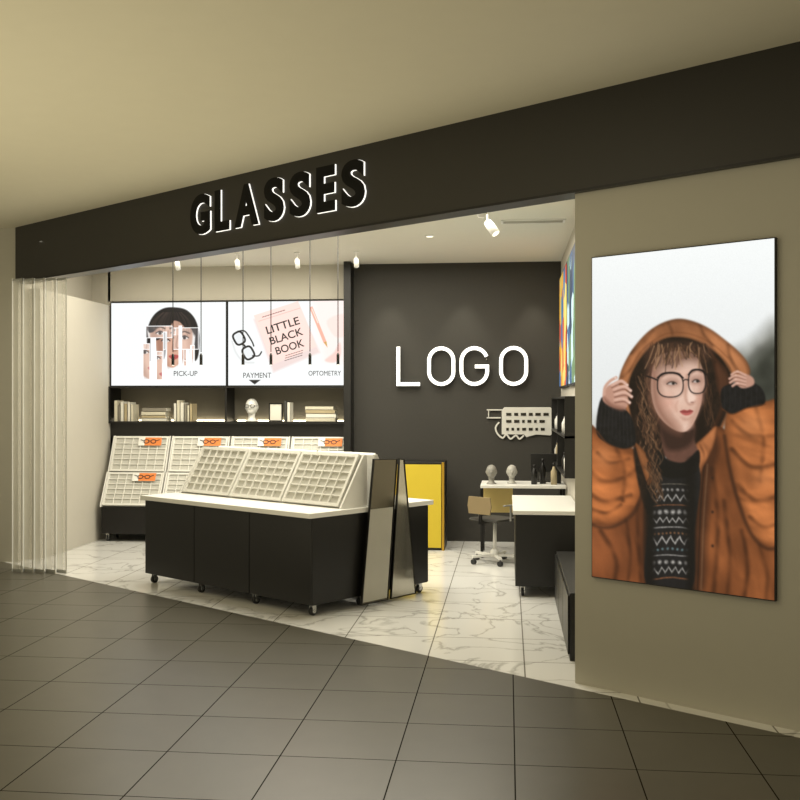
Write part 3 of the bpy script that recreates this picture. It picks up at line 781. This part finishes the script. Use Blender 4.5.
# ================================================================== ISLAND COUNTERS
def island(t0, t1, d0, flip, label):
    W = t1-t0; D = .63
    if not flip: loc = L(t1, d0); rz = RA
    else: loc = L(t0, d0+D); rz = RA+math.pi
    o = thing('display_counter', loc, rz, label, 'display counter', 'wheeled eyewear counters')
    MB().box(0, W, .012, D, .085, .735).obj('body', BLACK, o, bevel=.003)
    nd = 3; wd = W/nd
    for k in range(nd):
        MB().box(wd*k+.004, wd*(k+1)-.004, 0, .0115, .09, .73).obj('door', BLACK, o, bevel=.002)
    MB().box(-.03, W+.02, -.03, D+.01, .737, .775).obj('countertop', WHITE, o, bevel=.003)
    for cx in (.05, W*.34, W*.67, W-.05):
        for cy in (.06, D-.06): caster(o, cx, cy, 1.1)
    dy, dz = .235, .395
    sl = math.hypot(dy, dz); tl = -math.atan2(dy, dz)
    n = 3; tw = (W-.12)/n
    for k in range(n):
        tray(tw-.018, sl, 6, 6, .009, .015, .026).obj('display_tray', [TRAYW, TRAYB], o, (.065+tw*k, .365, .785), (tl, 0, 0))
    pr = [(.335, .776), (.63, .776), (.63, 1.18), (.595, 1.18)]
    MB().xprism(pr, W-.048, W-.03).obj('tray_side', WHITE, o)
    MB().xprism(pr, .035, .053).obj('tray_side', WHITE, o)
    MB().box(.054, W-.049, .61, .628, .776, 1.175).obj('tray_back', WHITE, o)
    return o
island(2.38, 4.52, .18, False, 'black wheeled counter with white top and sloped white eyewear trays')
island(2.38, 4.52, .90, True, 'second black wheeled counter, white top, sloped trays behind')

mir = thing('mirror_stand', L(2.335, 1.0), RA, 'A-shaped stand of two thin-framed mirror leaves at counter end', 'mirror')
DKB = mat('dark_bronze', (.03, .026, .018), .25, .3)
LEAF = mat('pale_mirror', (.50, .48, .41), .12, .85)
BRZ = mat('smoked_mirror', (.16, .145, .11), .12, .85)
def yz_ribbon(mb, pts, w, x0, x1, closed=True):
    M = Matrix(((0, 1, 0, 0), (1, 0, 0, 0), (0, 0, 1, 0), (0, 0, 0, 1)))
    return mb.ribbon(pts, w, x0, x1, closed, M)
for q4, lab, up in [([(-.34, .03), (-.04, .03), (.07, 1.14), (-.20, 1.15)], 'wide mirror leaf', True), ([(-.0, .03), (.30, .03), (.155, 1.13), (.10, 1.14)], 'narrow mirror leaf', False)]:
    pn = MB().xprism(q4, .0, .010).obj('mirror_leaf', BRZ if up else LEAF, mir, label=lab)
    if up: MB().xprism([(-.328, .045), (-.052, .045), (.020, .76), (-.243, .76)], .0105, .014).obj('pale_panel', mat('pale_panel', (.46, .445, .385), .35, .1), pn)
    fm = MB(); yz_ribbon(fm, q4, .007, -.003, .016); fm.obj('frame', BLACK2, pn)

# ================================================================== YELLOW UNIT
yb = thing('cabinet', (-1.45, 10.75, 0), 0, 'black framed cabinet with bright yellow front panel', 'cabinet')
MB().box(0, .77, .02, .5, .0, .95).obj('body', BLACK, yb, bevel=.003)
MB().box(.02, .735, 0, .018, .03, .925).obj('door', YELLOW, yb, label='yellow front panel')
MB().box(.742, .768, -.002, .018, 0, .95).obj('edge_trim', mat('brass', S(190,150,50), .35, .5), yb)

# ================================================================== SERVICE COUNTER AND DESK
sv = thing('service_counter', (.06, 8.26, 0), 0, 'black wheeled service counter with white top along the wall', 'counter')
MB().box(0, .52, .012, 1.35, .085, .675).obj('body', BLACK, sv, bevel=.003)
MB().box(.005, .515, 0, .0115, .09, .67).obj('door', BLACK, sv, bevel=.002)
MB().box(-.02, .535, -.02, 1.37, .677, .71).obj('countertop', WHITE, sv, bevel=.003)
for cx in (.06, .46):
    for cy in (.06, 1.29): caster(sv, cx, cy, 1.1)

dk = thing('desk', (-.28, 10.25, 0), 0, 'desk with white top and yellow wood panel near dark wall', 'desk')
MB().box(0, .87, 0, .62, .72, .75).obj('desktop', WHITE, dk, bevel=.003)
MB().box(.01, .86, .40, .42, .69, .718).obj('apron', BLACK, dk)
MB().box(.01, .33, .30, .32, .44, .718).obj('side_panel', WOOD, dk, label='yellow wood panel')
for lx in (.0, .83):
    for ly in (.03, .55): MB().box(lx, lx+.03, ly, ly+.03, 0, .719).obj('leg', BLACK2, dk)

bust((-.17, 10.4, .751), .70, 'plain grey mannequin head on desk', mat('head_mid', (.27, .26, .23), .5), False)
bust((.04, 10.5, .751), .68, 'plain pale mannequin head on desk', mat('head_pale', (.42, .41, .37), .5), False)
def bottle(x, y, z, h, r0, m, lab):
    o = thing('bottle', (x, y, z), 0, lab, 'bottle', 'bottles by the wall')
    MB().lathe([(r0, 0), (r0, h*.6), (r0*.5, h*.75), (r0*.4, h*.85)], 16).obj('body', m, o)
    MB().lathe([(r0*.45, h*.85), (r0*.45, h)], 14).obj('cap', BLACK2, o)
for x, y, h, m, lab in [(.27, 10.42, .2, BLACK, 'black bottle on desk'), (.36, 10.5, .26, BLACK2, 'tall black bottle on desk'), (.47, 10.4, .22, bookmats[3], 'tan bottle on desk'), (.52, 10.55, .3, BLACK, 'tall black bottle on desk')]:
    bottle(x, y, .751, h, .032, m, lab)
mon = thing('monitor', (.38, 10.75, .751), 0, 'small dark monitor on desk', 'monitor')
MB().box(-.07, .07, -.05, .05, 0, .01).box(-.015, .015, -.01, .01, .01, .12).obj('stand', BLACK2, mon)
MB().box(-.14, .14, -.025, -.011, .1, .3).obj('display', BLACK, mon, bevel=.004)

# office chair
ch = thing('office_chair', (-.13, 10.0, 0), math.radians(50), 'office chair, dark seat, tan back, pale five-star wheeled base', 'chair')
MB().prism([(-.17, .425), (.17, .425), (.19, .435), (.17, .45), (-.17, .45), (-.19, .435)], -.18, .18).obj('seat', mat('chair_dark', (.05, .047, .04), .7), ch, bevel=.006)
MB().xprism([(-.14, .50), (.14, .50), (.155, .58), (.14, .67), (-.14, .67), (-.155, .58)], -.235, -.223).obj('backrest', TAN, ch, bevel=.004)
MB().box(-.2225, -.208, -.018, .018, .40, .62).box(-.2225, 0, -.018, .018, .405, .424).obj('back_support', BLACK2, ch)
MB().cyl((0, 0, .11), (0, 0, .404), .018).obj('gas_column', WHITE, ch)
for sx in (-1, 1):
    MB().ribbon([(.0, .43), (.0, .58)], .016, sx*.205-.006, sx*.205+.006).box(-.10, .10, sx*.205-.014, sx*.205+.014, .58, .592).obj('armrest', GREY, ch)
bs = MB()
for k in range(5):
    a = k*2*math.pi/5+.3
    M = Matrix.Rotation(a, 4, 'Z')
    bs.box(.01, .25, -.014, .014, .065, .088, M=M)
bs.lathe([(.045, .06), (.045, .12), (.025, .14)], 16)
bs.obj('star_base', WHITE, ch)
for k in range(5):
    a = k*2*math.pi/5+.3
    cx, cy = .24*math.cos(a), .24*math.sin(a)
    MB().cyl((cx-.016, cy, .026), (cx+.016, cy, .026), .026, 14).cyl((cx, cy, .026), (cx, cy, .07), .007, 8).obj('wheel', RUBBER, ch)

# framed wall sign below logo
ws = thing('wall_sign', (-.24, 11.5, 1.17), 0, 'white cut-out wall rack with rows of small dark marks', 'wall sign')
mk = MB()
MB().prism([(.17, .06), (.42, .06), (.45, .03), (.56, .06), (.72, .05), (.75, .08), (.75, .34), (.72, .37), (.2, .37), (.17, .34)], -.03, -.002).obj('panel', mat('sign_cream', (.55, .54, .49), .6, emit=.10), ws, bevel=.004)  # slight emission whitens the panel, which is no lamp
random.seed(5)
for rz_, zz_ in enumerate((.29, .21, .12)):
    x = .22
    while x < .68:
        w = random.choice([.03, .045, .06]); hz = .016
        mk.box(x, x+w, -.036, -.0305, zz_-hz, zz_+hz)
        x += w+.03
mk.obj('marks', DKB, ws)
ol = MB()
ol.ribbon([(0, .25), (.16, .25)], .014, -.03, -.01).ribbon([(0, .34), (.18, .34)], .014, -.03, -.01).ribbon([(.02, .25), (.02, .34)], .01, -.03, -.001)
ol.ribbon(smooth_pts([(.14, .20), (.10, .14), (.12, .07), (.18, .02), (.22, .06), (.27, .01), (.33, .05), (.37, .01), (.42, .05)], False, 5), .018, -.034, -.012)
ol.obj('outline', mat('sign_cream', (1,1,1)), ws)

# ================================================================== RIGHT WALL PICTURES, SHELF, LOW CABINET
def art_mat(name, cols, scale):
    m = bpy.data.materials.new(name); m.use_nodes = True
    nt = m.node_tree; b = nt.nodes['Principled BSDF']
    tc = nt.nodes.new('ShaderNodeTexCoord'); vo = nt.nodes.new('ShaderNodeTexVoronoi'); vo.inputs['Scale'].default_value = scale
    nt.links.new(tc.outputs['Object'], vo.inputs['Vector'])
    sp = nt.nodes.new('ShaderNodeSeparateColor'); nt.links.new(vo.outputs['Color'], sp.inputs[0])
    rp = nt.nodes.new('ShaderNodeValToRGB'); rp.color_ramp.interpolation = 'CONSTANT'
    e = rp.color_ramp.elements; e[0].color = (*cols[0], 1); e[1].position = .99; e[1].color = (*cols[-1], 1)
    for k, c in enumerate(cols[1:-1]):
        q_ = e.new((k+1)/(len(cols)-1)); q_.color = (*c, 1)
    nt.links.new(sp.outputs[0], rp.inputs[0])
    nt.links.new(rp.outputs[0], b.inputs['Base Color']); nt.links.new(rp.outputs[0], b.inputs['Emission Color'])
    b.inputs['Emission Strength'].default_value = .35
    return m
am1 = art_mat('art_cool', [S(40,80,130), S(170,200,215), S(30,50,80), S(90,120,90), S(215,215,205)], 4)
am2 = art_mat('art_warm', [S(220,170,50), S(190,80,50), S(50,110,170), S(210,190,110), S(30,40,50)], 4.5)
for (y0, y1), am, lab in [((8.3, 9.75), am1, 'tall black-framed lit picture in blue and green on side wall'), ((9.85, 11.2), am2, 'tall black-framed lit picture in yellow and blue on side wall')]:
    o = thing('wall_picture', (.6, y0, 1.75), 0, lab, 'picture', 'pictures on the side wall')
    MB().box(-.03, -.001, 0, y1-y0, 0, 1.22).obj('frame', BLACK, o)
    MB().box(-.034, -.0305, .02, y1-y0-.02, .02, 1.20).obj('print', am, o)
rs = thing('wall_shelf', (.6, 8.6, .95), 0, 'black shelving with open boards on side wall', 'shelf')
for z in (0, .34, .68): MB().box(-.12, 0, 0, 2.6, z, z+.02).obj('shelf_board', BLACK, rs)
MB().box(-.012, 0, 0, 2.6, .02, .34).obj('back_panel', DKB, rs); MB().box(-.012, 0, 0, 2.6, .36, .68).obj('back_panel', DKB, rs)
for y in (0, 1.29, 2.58): MB().box(-.12, -.012, y, y+.02, .02, .68).obj('upright', BLACK, rs)
for y in (8.9, 9.2, 9.55, 10.1, 10.4, 10.8, 11.0):
    for z in (.971, 1.311):
        bottle(.53, y, z, random.uniform(.14, .24), .025, random.choice([BLACK, WHITE, bookmats[3], WHITE]), 'small bottle on black wall shelf')
lc = thing('low_cabinet', (.38, 6.25, 0), 0, 'low black drawer cabinet along the side wall', 'cabinet')
MB().box(0, .215, 0, 1.75, 0, .42).obj('body', BLACK, lc, bevel=.004)
for k in range(3): MB().box(-.012, -.001, .01+k*.58, .57+k*.58, .04, .40).obj('drawer', BLACK2, lc, bevel=.002)

# ================================================================== FOLDING GLASS DOOR STACK
m = bpy.data.materials.new('frosted_glass'); m.use_nodes = True
nt = m.node_tree; b = nt.nodes['Principled BSDF']
b.inputs['Base Color'].default_value = (.90, .89, .83, 1); b.inputs['Roughness'].default_value = .2
tc = nt.nodes.new('ShaderNodeTexCoord'); sx_ = nt.nodes.new('ShaderNodeSeparateXYZ')
nt.links.new(tc.outputs['Generated'], sx_.inputs[0])
rp = nt.nodes.new('ShaderNodeMapRange'); rp.inputs['To Min'].default_value = .42; rp.inputs['To Max'].default_value = .22
nt.links.new(sx_.outputs['X'], rp.inputs['Value']); nt.links.new(rp.outputs[0], b.inputs['Alpha'])
FG = m
EDGE = mat('glass_edge', (.88, .88, .80), .3, emit=.22)  # edge brightness put in as emission, the strip is no lamp
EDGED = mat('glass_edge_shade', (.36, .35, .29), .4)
gd = thing('folding_glass_door', (-4.65, 8.95, 0), 0, 'stack of folded frosted glass door leaves at shop opening', 'glass door')
for k in range(5):
    x = k*.109
    an = math.radians(-24)
    lf = MB().box(0, .122, -.004, .004, .03, 2.74).obj('glass_leaf', FG, gd, (x, .05, 0), (0, 0, an))
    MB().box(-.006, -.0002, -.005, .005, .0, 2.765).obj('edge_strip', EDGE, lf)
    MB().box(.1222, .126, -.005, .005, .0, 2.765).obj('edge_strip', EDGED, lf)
    MB().box(0, .122, -.006, .006, 0, .029).obj('rail', GREY, lf); MB().box(0, .122, -.006, .006, 2.741, 2.76).obj('rail', GREY, lf)

# ================================================================== LAMPS
pend = None
for k, x in enumerate([-3.159, -2.885, -2.479, -2.211, -1.839, -1.574]):
    if pend is None:
        o = thing('pendant_lamp', (x, 9.2, 3.2), 0, 'slim black tube pendant lamp on thin black cord', 'pendant lamp', 'row of slim pendants')
        MB().lathe([(.035, -.02), (.035, 0)], 16).obj('canopy', BLACK2, o)
        MB().cyl((0, 0, -1.13), (0, 0, -.02), .0045, 8).obj('cord', BLACK, o)
        MB().lathe([(.014, -1.25), (.014, -1.16), (.006, -1.14)], 14).obj('lamp_tube', BLACK, o)
        MB().lathe([(.010, -1.254), (.010, -1.2505)], 14).obj('bulb', LENS, o)
        pend = o
    else: dup(pend, (x, 9.2, 3.2))
def spot_fix(x, y, s, tilt, rz, label):
    o = thing('spotlight', (x, y, 3.2), rz, label, 'spotlight', 'ceiling spotlights')
    MB().lathe([(.035*s, -.02*s), (.04*s, 0)], 18).obj('canopy', WHITE, o)
    MB().cyl((0, 0, -.11*s), (0, 0, -.02*s), .007*s, 8).obj('stem', WHITE, o)
    h = MB().lathe([(.028*s, 0), (.034*s, -.04*s), (.034*s, -.12*s), (.030*s, -.12*s)], 20).obj('lamp_head', WHITE, o, (0, 0, -.10*s), (tilt, 0, 0))
    MB().lathe([(.028*s, -.123*s), (.028*s, -.1205*s)], 18).obj('lens', LENS, h)
    return o
for x in (-3.56, -2.896, -2.24, -1.603):
    spot_fix(x, 10.5, .78, math.radians(28), 0, 'small white adjustable spotlight aimed at the screens')
spot_fix(-.17, 8.3, 1.1, math.radians(-38), math.radians(60), 'white adjustable ceiling spotlight')
spot_fix(-.19, 7.6, .9, math.radians(20), math.radians(20), 'white adjustable ceiling spotlight')
dl = thing('downlight', (-.75, 9.6, 3.2), 0, 'small round recessed ceiling downlight', 'downlight')
MB().lathe([(.04, -.008), (.045, 0)], 20).obj('trim_ring', WHITE, dl); MB().lathe([(.03, -.011), (.03, -.0085)], 18).obj('lens', LENS, dl)
vt = thing('air_vent', (.22, 8.9, 3.2), 0, 'white slotted ceiling air vent', 'air vent')
MB().box(-.28, .28, -.08, -.06, -.012, 0).box(-.28, .28, .06, .08, -.012, 0).box(-.28, -.26, -.06, .06, -.012, 0).box(.26, .28, -.06, .06, -.012, 0).obj('frame', WHITE, vt)
v_ = MB()
for k in range(5): v_.box(-.26, .26, -.055+k*.024, -.047+k*.024, -.01, -.001)
v_.obj('slats', mat('vent_slats', (.5, .48, .42), .5), vt)

def area(loc, sx, sy, e, col=(1, .935, .78), rot=(0, 0, 0)):
    l = bpy.data.lights.new('area', 'AREA'); l.shape = 'RECTANGLE'; l.size = sx; l.size_y = sy; l.energy = e; l.color = col
    o = bpy.data.objects.new('area_light', l); COL.objects.link(o); o.location = loc; o.rotation_euler = rot
    return o
def spot(loc, tgt, e, ang=70, blend=.7, col=(1, .93, .75), rad=.04):
    l = bpy.data.lights.new('spot', 'SPOT'); l.energy = e; l.spot_size = math.radians(ang); l.spot_blend = blend; l.color = col; l.shadow_soft_size = rad
    o = bpy.data.objects.new('spot_light', l); COL.objects.link(o); o.location = loc
    o.rotation_euler = (Vector(tgt)-Vector(loc)).to_track_quat('-Z', 'Y').to_euler()
    return o
area((-2.7, 10.0, 3.15), 3.6, 1.6, 80)
area((-.8, 9.3, 3.15), 1.8, 2.6, 80)
area((-1.6, 8.2, 3.15), 1.8, 1.0, 58, rot=(0, 0, RA))
for x in (-1.35, -.5, .3): spot((x, 11.2, 3.12), (x, 11.48, 1.6), 24, 56, .85, rad=.02)
for x in (-3.56, -2.9, -2.24, -1.9): spot((x, 10.4, 3.0), (x, 11.3, .9), 16, 60, .8)
for t in (2.9, 4.0):
    a_ = L(t, -.6, 3.2); b_ = L(t, .62, .95); spot(a_, b_, 12, 46, .9, rad=.08)  # added front fill for the island trays, no fitting there
# mall: broad general lighting, plus added unseen uplights
area((-2.6, 3.6, 3.3), 4.5, 2.6, 42, (1, .88, .62))
area((2.4, 2.6, 3.3), 1.6, 1.6, 8, (1, .88, .62))
area((-4.2, 4.4, .25), 5, 4, 118, (1, .895, .63), rot=(math.pi, 0, 0))  # added uplight near the floor, unseen, brightens the ceiling
area((.4, -.6, .25), 4, 3, 22, (1, .89, .62), rot=(math.pi, 0, 0))  # weaker added uplight by the camera, no fitting stands there

w = bpy.data.worlds.new('world'); sc.world = w; w.use_nodes = True
bg = w.node_tree.nodes['Background']; bg.inputs[0].default_value = (1, .89, .64, 1); bg.inputs[1].default_value = .66

# ================================================================== CAMERA
cam = bpy.data.cameras.new('camera'); co = bpy.data.objects.new('camera', cam); COL.objects.link(co)
cam.sensor_width = 36; cam.lens = 45; cam.shift_y = .0025
co.location = (0, 0, 1.6); co.rotation_euler = (math.radians(90), 0, math.radians(6.16))
sc.camera = co
